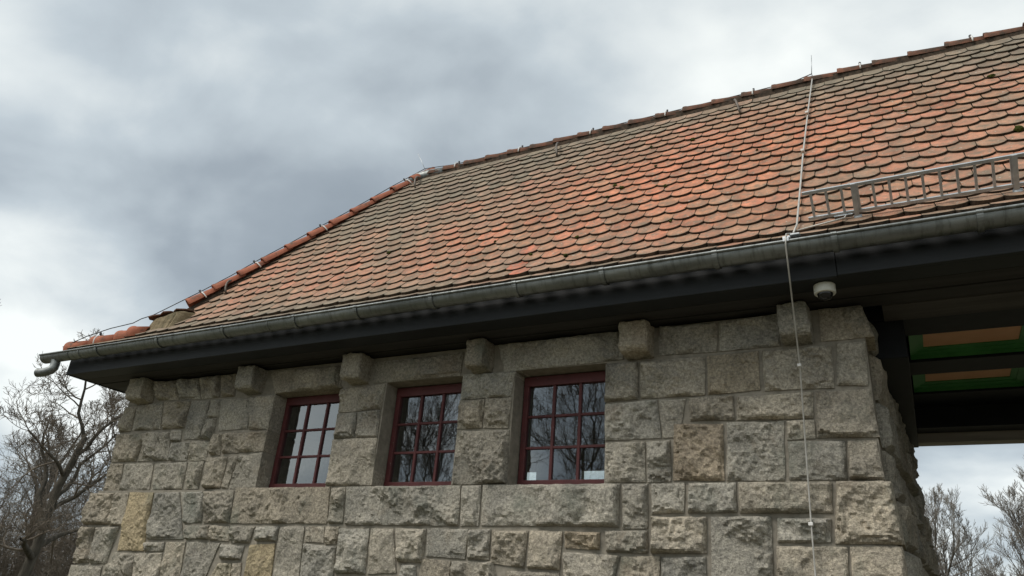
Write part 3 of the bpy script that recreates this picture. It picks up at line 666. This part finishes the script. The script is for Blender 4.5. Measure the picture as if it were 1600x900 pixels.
b = MB(); b.box((APEX - .02, RIDGE_Y - .078, RIDGE_Z - .16), (XEND, RIDGE_Y + .078, RIDGE_Z + .03)); b.build('ridge_shadow_bedding', CLAY_EDGE, roof)  # mortar bed, coloured dark to paint the band of shade under the caps
h0, h1 = Vector((-7.31, -.12, 4.665)), Vector((APEX - .04, 1.66, 7.13)); hd = (h1 - h0); ln = hd.length; hd.normalize(); hup = Vector((-.5, -.5, .7))
for i in range(int(ln / .337) + 1): place_cap(CAP_H, 'hip_tile', h0 + hd * (i * .337) + Vector((-.01, -.01, .025)), hd, hup)
b = MB(); b.tube([h0 - Vector((0, 0, .06)), h1 - Vector((0, 0, .06))], .055, 8); b.build('hip_bedding', CLAY_EDGE, roof)
# apex flashing where hip meets ridge
b = MB(); b.tube([h1 - hd * .16 + Vector((0, 0, .04)), h1 + Vector((-.02, 0, .045)), Vector((APEX + .12, RIDGE_Y, RIDGE_Z + .035)), Vector((APEX + .36, RIDGE_Y, RIDGE_Z + .012))], [.07, .08, .085, .085], 12); b.build('apex_flashing', ZINC, roof, True)
# low ridge along the skirt of the hipped end
l0, l1 = Vector((-8.76, -.50, 4.145)), Vector((-7.60, -.36, 4.285)); ld = l1 - l0; LN = ld.length; ld.normalize()
for i, (t, sc) in enumerate(((.0, 1.0), (.39, 1.0), (.78, 1.05), (.98, 1.0))):
    o = place_cap(CAP_H, 'hip_tile', l0 + ld * t, ld, (0, -.25, 1), R(1.5)); 
    o.scale = (.6, 1.35, 1.35) if i == 3 else (1, 1.15, 1.15)
# mortar pier at the foot of the hip, with broken tiles on top
def pier():
    bm = bmesh.new(); base = [(-7.62, -.40), (-7.22, -.44), (-6.98, -.16), (-7.28, .08), (-7.66, -.05)]; rngp = random.Random(3)
    lo = [bm.verts.new((x, y, 4.16)) for x, y in base]; hi = [bm.verts.new((x * .99 - .07 + (.05 if i in (1, 2) else 0), y * .9 + .02, 4.475 + .035 * i * (i < 3) + (.05 if i == 3 else 0))) for i, (x, y) in enumerate(base)]
    bm.faces.new(lo[::-1]); bm.faces.new(hi)
    for i in range(5): bm.faces.new((lo[i], lo[(i + 1) % 5], hi[(i + 1) % 5], hi[i]))
    bmesh.ops.recalc_face_normals(bm, faces=bm.faces)
    bmesh.ops.bevel(bm, geom=list(bm.edges), offset=.02, segments=2, affect='EDGES'); bmesh.ops.triangulate(bm, faces=bm.faces)
    for _ in range(3): bmesh.ops.subdivide_edges(bm, edges=[e for e in bm.edges if e.calc_length() > .04], cuts=1); bmesh.ops.triangulate(bm, faces=bm.faces)
    bm.normal_update()
    for v in bm.verts: v.co += v.normal * (.02 * noise.noise(v.co * 7) + .01 * noise.noise(v.co * 19))
    me = bpy.data.meshes.new('mortar_pier'); bm.to_mesh(me); bm.free(); me.materials.append(PLASTER)
    link('mortar_pier', me, roof)
pier()
def shard(x0, x1, y0, y1, z, rise, sd):
    r_ = random.Random(sd); b = MB(); n = 9; top = []
    for i in range(n):
        t = 2 * math.pi * i / n; cx, cy = (x0 + x1) / 2 + (x1 - x0) / 2 * math.cos(t) * r_.uniform(.85, 1.08), (y0 + y1) / 2 + (y1 - y0) / 2 * math.sin(t) * r_.uniform(.85, 1.08)
        top.append((cx, cy, z + rise * (cx - x0) + .12 * (cy - y0)))
    b.v = top + [(x, y, z_ - .013) for x, y, z_ in top]; b.f = [tuple(range(n)), tuple(range(2 * n - 1, n - 1, -1))] + [(n + i, n + (i + 1) % n, (i + 1) % n, i) for i in range(n)]
    b.build('broken_tile', CLAY_RIDGE, roof)
for k, a in enumerate(((-7.70, -7.46, -.40, -.16, 4.488, .10), (-7.54, -7.28, -.39, -.12, 4.510, .12), (-7.34, -7.10, -.36, -.10, 4.540, .06))): shard(*a, k)
# moss cushions
def moss(P, r, rngm):
    bm = bmesh.new(); bmesh.ops.create_icosphere(bm, subdivisions=2, radius=r)
    sd = Vector((rngm.uniform(-9, 9), rngm.uniform(-9, 9), 0))
    for v in bm.verts: v.co *= 1 + .45 * noise.noise(v.co * (1.4 / r) + sd); v.co.z *= .7
    me = bpy.data.meshes.new('moss_cushion'); bm.to_mesh(me); bm.free(); me.materials.append(MOSS); o = link('moss_cushion', me, roof, P); o.rotation_euler = (R(50), 0, 0)
for x, s, r_ in ((-1.598, 16.5, .032), (-2.26, 11.2, .026), (-2.17, 10.6, .030), (-1.70, 9.5, .024), (-2.28, 9.6, .018), (1.056, 15.9, .036), (1.012, 7.9, .04), (-4.71, 7.44, .026), (-2.37, 2.44, .025), (-2.37, 4.66, .022), (-2.76, 3.44, .018), (-2.06, 16.9, .02), (-1.3, 9.0, .02), (-1.9, 13.1, .018), (-.9, 12.2, .016), (-3.3, 6.1, .016), (.35, 13.4, .016), (-1.52, 4.6, .018), (-6.1, 5.0, .018)):
    p = surf(s, .018); moss((x, p.y, p.z), r_ * .85, rng)
for _ in range(46):
    k = rng.randint(1, 19); x = rng.uniform(-6, 1.6); x0 = (-1.050 if k % 2 == 0 else -1.143); x = x0 + round((x - x0) / TW) * TW; p = surf(k + rng.uniform(-.05, .12), .006)
    if x > hip_x(p.y) + .2: moss((x + rng.uniform(-.012, .012), p.y, p.z), rng.uniform(.007, .013), rng)
# roof hooks near the ridge
for x, s0, s1 in ((-5.50, 22.2, 20.0), (-3.37, 22.3, 19.6), (-1.20, 22.4, 19.6), (-6.98, 7.4, 5.6)):
    b = MB(); pts = []
    for i in range(9): t = i / 8; p = surf(s0 + (s1 - s0) * t, .02 + .075 * math.sin(math.pi * t) ** .7); pts.append((x - .05 + .10 * t, p.y, p.z))
    b.tube(pts, .013, 6); b.build('roof_hook', HOOK, roof, True)

# ------------------------------------------------------------------ eaves: fascia, soffit boards, gutter
b = MB(); b.box((-8.69, -.50, 3.832), (-.28, -.466, 4.07)); b.build('fascia_board', FASCIA, house, bevel=.004)
b = MB(); b.box((-.277, -.504, 3.836), (XEND, -.466, 4.07)); b.build('fascia_board', FASCIA, house, bevel=.004)
b = MB(); b.box((-8.69, -.463, 3.832), (-8.655, BACK + .5, 4.07)); b.build('fascia_board', FASCIA, house, bevel=.004)
b = MB(); b.box((-8.69, BACK + .503, 3.832), (XEND, BACK + .54, 4.07)); b.build('fascia_board', FASCIA, house)
for y0, y1, x0 in ((-.463, -.285, -8.65), (-.279, -.105, -8.65), (-.080, .10, -8.65), (.128, .43, -.05)):
    b = MB(); b.box((x0, y0, 3.838), (XEND, y1, 3.865)); b.build('soffit_board', FASCIA if y1 < -.2 else DARKWOOD if y1 < .3 else AGEDWOOD, house, bevel=.003)
b = MB(); b.box((-8.65, .105, 3.842), (-8.20, BACK + .5, 3.87)); b.build('soffit_board', FASCIA, house)
b = MB(); b.box((-8.65, BACK + .004, 3.845), (XEND, BACK + .5, 3.87)); b.build('soffit_board', DARKWOOD, house)
b = MB(); b.box((-8.64, -.45, 3.90), (XEND, BACK + .45, 3.92)); b.box((-8.64, -.45, 4.12), (XEND, -.02, 4.14)) if False else None; b.build('attic_floor', BLACKWOOD, house) if False else None
# gutter
GY, GZ, GR, GX0, GX1 = -.625, 4.035, .076, -8.99, XEND
def gutter():
    b = MB(); n = 14; xs = [GX0, GX1]
    for rr_ in (GR, GR - .003):
        for x in xs:
            for i in range(n + 1): t = math.pi * i / n; b.v.append((x, GY + rr_ * math.cos(t), GZ - rr_ * math.sin(t)))
    W = n + 1
    for i in range(n): b.f.append((i, i + 1, W + i + 1, W + i)); b.f.append((2 * W + i + 1, 2 * W + i, 3 * W + i, 3 * W + i + 1))
    b.f.append(tuple(range(W)))                                     # end cap
    b.tube([(GX0, GY - GR - .004, GZ + .004), (GX1, GY - GR - .004, GZ + .004)], .011, 10)
    return b.build('gutter', ZINC, house, True)
gut = gutter()
try: gut.data.set_sharp_from_angle(angle=R(50))
except Exception: pass
def strap(x, w_, rr_, name, rolled=True):
    b = MB(); n = 14
    for x_ in (x - w_ / 2, x + w_ / 2):
        for r_ in (rr_, rr_ - .004):
            for i in range(n + 1): t = math.pi * (.06 + .94 * i / n); b.v.append((x_, GY + r_ * math.cos(t), GZ - r_ * math.sin(t)))
    W = n + 1
    for i in range(n):
        b.f += [(i, i + 1, W + i + 1, W + i), (2 * W + i + 1, 2 * W + i, 3 * W + i, 3 * W + i + 1), (i + 1, i, 2 * W + i, 2 * W + i + 1)]
    if rolled: b.tube([(x - w_ / 2, GY - GR - .004, GZ + .004), (x + w_ / 2, GY - GR - .004, GZ + .004)], .0145, 10)
    return b.build(name, ZINC, gut)
for x in (-7.93, -6.90, -5.91, -4.96, -4.22, -3.41, -2.61, -1.87, -1.03, -.26, .55, 1.36, 2.17, 2.98, 3.8): strap(x, .036, GR + .010, 'gutter_bracket')
for x in (-8.45, -5.3, -8.25): strap(x, .014, GR + .005, 'gutter_seam', False)
b = MB(); pts = [(-8.76, GY, 3.985), (-8.75, GY, 3.93), (-8.745, GY - .005, 3.885), (-8.76, GY - .02, 3.85), (-8.80, GY - .045, 3.825), (-8.85, GY - .06, 3.815), (-8.91, GY - .075, 3.812)]
b.tube(pts, .051, 16, cap=False); n = len(b.v); b.tube(pts[::-1], .047, 16, cap=False)
o = b.build('outlet_spout', ZINC, gut, True)

# ------------------------------------------------------------------ passage ceiling: beams and painted coffers
ZC = 3.88
pc = MB(); pc.box((XR - .2, .44, 4.06), (XEND, BACK - .02, 4.08)); pc = pc.build('passage_ceiling_blackout', BLACKWOOD, house)  # black slab added above the coffers to shut light out
cx_edges = [(.10, .98), (1.12, 1.86)]; cy_edges = [(.86, 1.48), (1.88, 2.46)]
def beam(a, b_, mat=BLACKWOOD, name='ceiling_beam'): bb = MB(); bb.box(a, b_); return bb.build(name, mat, pc, bevel=.006)
beam((XR - .05, .45, 3.86), (XEND, .84, 4.05)); beam((XR - .05, 1.50, 3.862), (XEND, 1.86, 4.05)); beam((XR - .05, 2.48, 3.864), (XEND, 2.95, 4.05))
for xa, xb in ((1.0, 1.10), (1.88, 2.0)):
    for ya, yb in cy_edges: beam((xa, ya - .017, 3.868), (xb, yb + .017, 4.05))
beam((XR - .1, .46, 3.56), (.075, BACK - .05, 3.857))              # wall plate along the passage side
beam((.08, 2.97, 3.66), (XEND, 3.2, 4.05)); beam((.0, BACK - .20, 3.575), (XEND, BACK - .03, 3.695), BROWNWOOD, 'rear_lintel_beam')
beam((.08, BACK - .19, 3.70), (XEND, BACK - .02, 4.05))
for xa, xb in cx_edges:
    for ya, yb in cy_edges:
        m_ = .105; zt = ZC + .065; b = MB()
        o_ = [(xa, ya), (xb, ya), (xb, yb), (xa, yb)]; i_ = [(xa + m_, ya + m_), (xb - m_, ya + m_), (xb - m_, yb - m_), (xa + m_, yb - m_)]
        mid = [(x * .45 + X * .55, y * .45 + Y * .55) for (x, y), (X, Y) in zip(o_, i_)]
        rings = [(o_, ZC), (o_, ZC + .03), (mid, ZC + .042), (mid, ZC + .05), (i_, zt - .005), (i_, zt + .012)]
        for rg_, z in rings: b.v += [(x, y, z) for x, y in rg_]
        for r_ in range(5):
            for q in range(4): b.f.append((r_ * 4 + q, r_ * 4 + 4 + q, r_ * 4 + 4 + (q + 1) % 4, r_ * 4 + (q + 1) % 4))
        b.build('coffer', GREEN, pc)
        b = MB(); b.box((xa + m_ - .01, ya + m_ - .01, zt + .004), (xb - m_ + .01, yb - m_ + .01, zt + .02)); b.build('coffer_panel', ORANGE, pc)
# far side of the passage: unseen wall, brought close to darken the passage
b = MB(); b.box((1.98, .02, 0), (4.1, BACK, 3.83)); fw = b.build('unseen_passage_wall', MORTAR, house)
f_far = lambda u, h, z: Vector((1.985 - h, u, z))
for q in courses(.03, BACK, .02, 3.8, rng): rock('stone', [q[1], q[0], q[3], q[2]], f_far, rng, fw, stone_tint(rng), depth=.06, cell=.08)

for q in courses(1.98, 4.12, .02, 3.8, rng): rock('stone', q, (lambda u, h, z: Vector((u, .004 - h, z))), rng, fw, stone_tint(rng), depth=.03, cell=.035)
# ------------------------------------------------------------------ things fixed to the building
sg = tag(link('snow_guard', None), 'grey steel ladder-like snow guard standing on the lower right of the tiled roof', 'snow guard')
gb, gd = Vector((0, -.385, 4.31)), Vector((0, -.74, .67)).normalized()
def bar(name, x0, h0, x1, h1, wx, wy, parent, mat=STEEL):
    t = gd.cross(Vector((1, 0, 0))).normalized(); a = gb + gd * h0 + Vector((x0, 0, 0)); c_ = gb + gd * h1 + Vector((x1, 0, 0)); d = (c_ - a).normalized(); s_ = d.cross(t)
    b = MB()
    for P in (a, c_):
        for u, w_ in ((-1, -1), (1, -1), (1, 1), (-1, 1)): b.v.append(P + s_ * u * wx / 2 + t * w_ * wy / 2)
    b.f = [(3, 2, 1, 0), (4, 5, 6, 7)] + [(i, (i + 1) % 4, 4 + (i + 1) % 4, 4 + i) for i in range(4)]
    return b.build(name, mat, parent, bevel=.002)
bar('rail', -.425, .045, XEND - .3, .045, .022, .022, sg); bar('rail', -.44, .235, XEND - .3, .235, .022, .022, sg)
x = -.385
while x < XEND - .35: bar('upright', x, .056, x, .224, .017, .012, sg); x += .098
for x in (-.115, .808, 1.73, 2.65, 3.57):
    br = bar('bracket', x, -.02, x, .245, .03, .034, sg); b = MB(); b.tube([gb + gd * .0 + Vector((x - .022, 0, -.01)), gb + Vector((x + .03, 0, -.01))], .026, 12); b.build('bracket_foot', STEEL, br, True)
b = MB(); p = gb + gd * .03; b.box((-.26, p.y - .02, p.z - .012), (-.14, p.y + .02, p.z - .006)); b.build('earthing_plate', STEEL, sg)

lc = tag(link('lightning_conductor', None), 'pale lightning conductor wire running along the ridge, down the roof and wall', 'wire')
def along(xs, off=.03): return [(x, surf(s, off).y, surf(s, off).z) for x, s in xs]
b = MB(); b.tube([(-.42, 1.70, 7.30)] + along([(-.421, 22.6), (-.457, 15.8), (-.485, 9.8), (-.498, 5.0), (-.50, .9)], .045) + [(-.515, -.60, 4.145)], .0075, 8); b.build('roof_wire', WIRE, lc, True)
b = MB(); b.tube([(-.515, -.60, 4.145), (-.55, -.69, 4.10), (-.552, -.722, 4.06), (-.555, -.725, 4.0), (-.575, -.50, 3.80), (-.61, -.085, 3.38), (-.628, -.09, 2.31), (-.632, -.09, 1.6), (-.635, -.09, .05)], .0055, 8); b.build('down_wire', WIRE, lc, True)
b = MB(); b.tube([(-.50, -.53, 4.20)] + along([(-.22, .9), (-.195, 1.0), (-.185, 1.25)], .035) + [(-.183, -.395, 4.325)], .006, 6); b.build('branch_wire', WIRE, lc, True)
b = MB(); b.tube([(-.432, 1.71, 7.27), (-.425, 1.715, 7.33)], .012, 6); b.tube([(-.425, 1.715, 7.33), (-.405, 1.72, 7.61)], .0045, 6); b.build('air_terminal', STEEL, lc, True)
b = MB(); b.tube([(-5.56, 1.72, 7.29), (-5.76, 1.71, 7.66)], .0045, 6); b.build('air_terminal', STEEL, lc, True)
cap_top = RIDGE_Z + .12
pts = [(-.42, 1.71, cap_top + .035)]
x = -.6
while x > APEX + .3: pts.append((x, 1.71, cap_top - .005 + rng.uniform(-.008, .006))); x -= .5
pts.append((APEX, 1.70, cap_top + .04)); hb = hup.normalized()
for i in range(1, 9): pts.append(h1 + (h0 - h1) * i / 8.4 + Vector((-.03, -.05, .10)) + Vector((0, 0, rng.uniform(-.012, .012))))
pts += [Vector((-7.62, -.34, 4.53)), Vector((-7.70, -.42, 4.46)), Vector((-7.80, -.44, 4.41)), Vector((-8.1, -.50, 4.355)), Vector((-8.45, -.54, 4.28)), Vector((-8.80, -.58, 4.165))]
b = MB(); b.tube(pts, .0055, 5); b.build('ridge_wire', DARKCLIP, lc, True)
def clip(p, d, up, scale=1):
    d = Vector(d).normalized(); up = Vector(up); up = (up - d * up.dot(d)).normalized(); sdv = up.cross(d); b = MB(); pts = []
    for i in range(9): t = R(-10 + 110 * i / 8); pts.append(Vector(p) + (-sdv * math.sin(t) * .098 + up * math.cos(t) * .098) * scale)
    b.tube(pts, .0085, 5); b.build('wire_clip', CLIP, lc, True)
    b = MB(); b.tube([Vector(p) + up * .095 * scale, Vector(p) + up * .14 * scale], .013, 6); b.build('wire_clamp', DARKCLIP, lc, True)
for x in (-5.02, -4.03, -3.02, -2.06, -1.05, .06, 1.08, 2.1): clip((x, RIDGE_Y, RIDGE_Z + .015), (1, 0, 0), (0, 0, 1))
for t in (.06, .27, .55, .95): clip(h0 + (h1 - h0) * t, hd, hup)
clip(l0 + ld * .47, ld, (0, -.25, 1))
for P, w_ in (((-.613, -.088, 3.375), .013), ((-.63, -.09, 2.306), .014), ((-.46, .97 - .02, 6.275), .014), ((-.486, .40 - .02, 5.465), .014)):
    b = MB(); b.box((P[0] - w_, P[1] - .014, P[2] - w_ * .8), (P[0] + w_, P[1] + .06, P[2] + w_ * .8)); b.build('wire_holder', CLIP, lc, bevel=.004)
b = MB(); b.box((-.575, -.705, 4.062), (-.525, -.67, 4.078)); b.box((-.54, -.655, 4.105), (-.47, -.615, 4.118)); b.box((-.572, -.722, 4.03), (-.532, -.712, 4.060)); b.build('gutter_clamp', STEEL, lc, bevel=.004)

sc = tag(link('security_camera', None), 'small white dome security camera under the eaves above the wall corner', 'camera')
def lathe(prof, n, mat, name, parent, at):
    b = MB()
    for r_, z in prof:
        for i in range(n): t = 2 * math.pi * i / n; b.v.append((at[0] + r_ * math.cos(t), at[1] + r_ * math.sin(t), at[2] + z))
    for j in range(len(prof) - 1):
        for i in range(n): b.f.append((j * n + i, (j + 1) * n + i, (j + 1) * n + (i + 1) % n, j * n + (i + 1) % n))
    o = b.build(name, mat, parent, True)
    try: o.data.set_sharp_from_angle(angle=R(40))
    except Exception: pass
    return o
at = (-.375, -.365, 3.836)
lathe([(.0, 0), (.066, 0), (.070, -.004), (.070, -.058), (.066, -.064), (.053, -.066), (.051, -.058)], 28, PLASTIC, 'housing', sc, at)
lathe([(.0509, -.058)] + [(.050 * math.cos(R(a)), -.064 - .046 * math.sin(R(a))) for a in range(0, 91, 10)], 24, DOME, 'dome', sc, at)

# ------------------------------------------------------------------ bare trees
def tree(name, label, group, base, height, trunk_r, seed, fork=.35, levels=5, nkids=(7, 6, 5, 4), wig=.28, spread=52, up=.12, twig=PALETWIG, bark=BARK, minr=.006, lean=(0, 0), first=0.28):
    rng = random.Random(seed); A, Bm = MB(), MB()
    def grow(p, d, ln, r, lv):
        n = (7, 6, 5, 4, 3, 3)[lv]; pts = [p.copy()]; rads = [r]; dirs = [d.copy()]
        endr = max(minr * .7, r * (.35 if lv else .5))
        for i in range(n):
            wv = Vector((rng.gauss(0, 1), rng.gauss(0, 1), rng.gauss(0, .8))) * wig * (.35 if lv == 0 else 1)
            d = (d + wv * .55 + Vector((0, 0, up if lv else .1))).normalized(); p = p + d * ln / n; pts.append(p.copy()); dirs.append(d.copy()); rads.append(r + (endr - r) * (i + 1) / n)
        (A if lv < 2 else Bm).tube(pts, rads, (9, 7, 5, 4, 3, 3)[lv], cap=lv < 1)
        if lv >= levels: return
        nk = nkids[min(lv, len(nkids) - 1)]
        for c_ in range(nk):
            t = (first if lv == 0 else .22) + (1 - (first if lv == 0 else .22)) * (c_ + rng.uniform(.2, 1)) / nk; t = min(.999, t)
            i = min(n - 1, int(t * n)); f = t * n - i; P = pts[i].lerp(pts[i + 1], f); dd = dirs[i + 1]
            ax = dd.orthogonal().normalized(); ax.rotate(Matrix.Rotation(rng.uniform(0, 2 * math.pi) if lv else c_ * 2.4 + rng.uniform(-.5, .5), 3, dd))
            an = R(rng.gauss(spread, 12)) * (1 - .35 * t); nd = dd.copy(); nd.rotate(Matrix.Rotation(an, 3, ax))
            rr_ = (rads[i] + (rads[i + 1] - rads[i]) * f) * rng.uniform(.5, .72)
            grow(P, nd, ln * rng.uniform(.5, .78) * (1 - .35 * t if lv else 1 - .25 * t) * (1.0 if lv else .85), max(minr, rr_), lv + 1)
    grow(Vector((0, 0, -.1)), Vector((lean[0], lean[1], 1)).normalized(), height * .62, trunk_r, 0)
    t = tag(link(name, None, None, base), label, 'tree', group)
    A.build('trunk', bark, t, True); Bm.build('crown', twig, t, True); return t
TG = 'bare winter trees around the building'
tree('oak_tree', 'gnarled bare oak with dark trunk at left below the gutter spout', TG, (-29.0, 11.5, 0), 11.3, .22, 4, levels=5, nkids=(8, 6, 5, 5), wig=.46, spread=60, up=.09, minr=.0085, twig=TWIG)
tree('oak_tree', 'bare tree whose dark limbs reach out from behind the left wall corner', TG, (-19.6, 9.3, 0), 9.5, .24, 21, levels=5, nkids=(7, 5, 4, 4), wig=.44, spread=66, up=.05, minr=.007, twig=TWIG)
tree('bare_tree', 'slim bare tree at the far left edge', TG, (-33.5, 8.6, 0), 14.0, .18, 33, levels=5, nkids=(9, 5, 5, 4), wig=.3, spread=46, up=.16, minr=.010)
tree('bare_tree', 'bare background tree standing between the oak and the wall', TG, (-36.0, 19.5, 0), 13.5, .16, 41, levels=5, nkids=(9, 5, 5, 4), wig=.3, spread=46, up=.16, minr=.008)
tree('bare_tree', 'bare background tree behind the oak trunk', TG, (-44.0, 20.0, 0), 13.0, .24, 52, levels=5, nkids=(9, 5, 5, 4), wig=.3, spread=48, up=.14, minr=.009)
tree('bare_tree', 'full fine-twigged bare tree seen through the passage beside the stone wall', TG, (.75, 38.5, 0), 10.2, .17, 61, levels=5, nkids=(13, 7, 5, 5), wig=.26, spread=42, up=.18, minr=.0075, first=.15)
tree('bare_tree', 'bare tree at the right edge seen through the passage', TG, (5.2, 36.5, 0), 10.0, .17, 75, levels=5, nkids=(13, 7, 5, 5), wig=.26, spread=40, up=.18, minr=.0075, first=.15)
tree('bare_tree', 'small low bare tree between the two trees seen through the passage', TG, (3.1, 45.0, 0), 7.2, .13, 83, levels=5, nkids=(12, 7, 5, 4), wig=.26, spread=44, up=.16, minr=.0075, first=.15)
RGp = 'bare trees mirrored in the window panes'
tree('bare_tree', 'bare tree mirrored in the right window', RGp, (-19.0, -42, 0), 24.0, .18, 91, levels=5, nkids=(13, 7, 5, 4), wig=.3, spread=50, up=.12, minr=.011, twig=TWIG)
tree('bare_tree', 'bare tree mirrored in the middle window', RGp, (-32.5, -41.0, 0), 23.0, .18, 97, levels=5, nkids=(13, 7, 5, 4), wig=.3, spread=46, up=.14, minr=.011, twig=TWIG)

# thicket of young stems and brush at the foot of the wood, too dense to count
def thicket():
    rng = random.Random(7); b = MB()
    for i in range(1250):
        t = rng.uniform(0, 1); dist = rng.uniform(36, 58); ang = R(rng.uniform(-72, -52))
        x, y = dist * math.sin(ang), CAM.y + dist * math.cos(ang)
        h = rng.uniform(2.0, 6.0) * (1.0 + .25 * (dist > 38)); r_ = rng.uniform(.008, .026); p = Vector((x, y, 0)); d = Vector((rng.gauss(0, .12), rng.gauss(0, .12), 1)).normalized(); pts = [p.copy()]
        for k in range(6): d = (d + Vector((rng.gauss(0, .1), rng.gauss(0, .1), .05))).normalized(); p = p + d * h / 6; pts.append(p.copy())
        b.tube(pts, [r_ * (1 - .13 * k) for k in range(7)], 3, False)
        for k in range(rng.randint(12, 20)):
            j = rng.randint(1, 5); q = pts[j].lerp(pts[j + 1], rng.random()); dd = Vector((rng.gauss(0, 1), rng.gauss(0, 1), rng.uniform(.1, 1.3))).normalized(); ll = rng.uniform(.4, 1.3); q2 = [q]
            for z in range(3): dd = (dd + Vector((rng.gauss(0, .25), rng.gauss(0, .25), rng.gauss(.05, .2)))).normalized(); q2.append(q2[-1] + dd * ll / 3)
            b.tube(q2, [.009, .008, .006, .005], 3, False)
            e1 = q2[1] + Vector((rng.gauss(0, .3), rng.gauss(0, .3), rng.uniform(0, .5))); b.tube([q2[1], e1], [.006, .004], 3, False)
    tag(b.build('thicket', TWIG), 'dense brown thicket of bare stems and brush below the trees at left', 'brush', kind='stuff')
thicket()

print('objects', len(bpy.data.objects), 'tris', sum(len(p.vertices) - 2 for o in bpy.data.objects if o.type == 'MESH' for p in o.data.polygons))
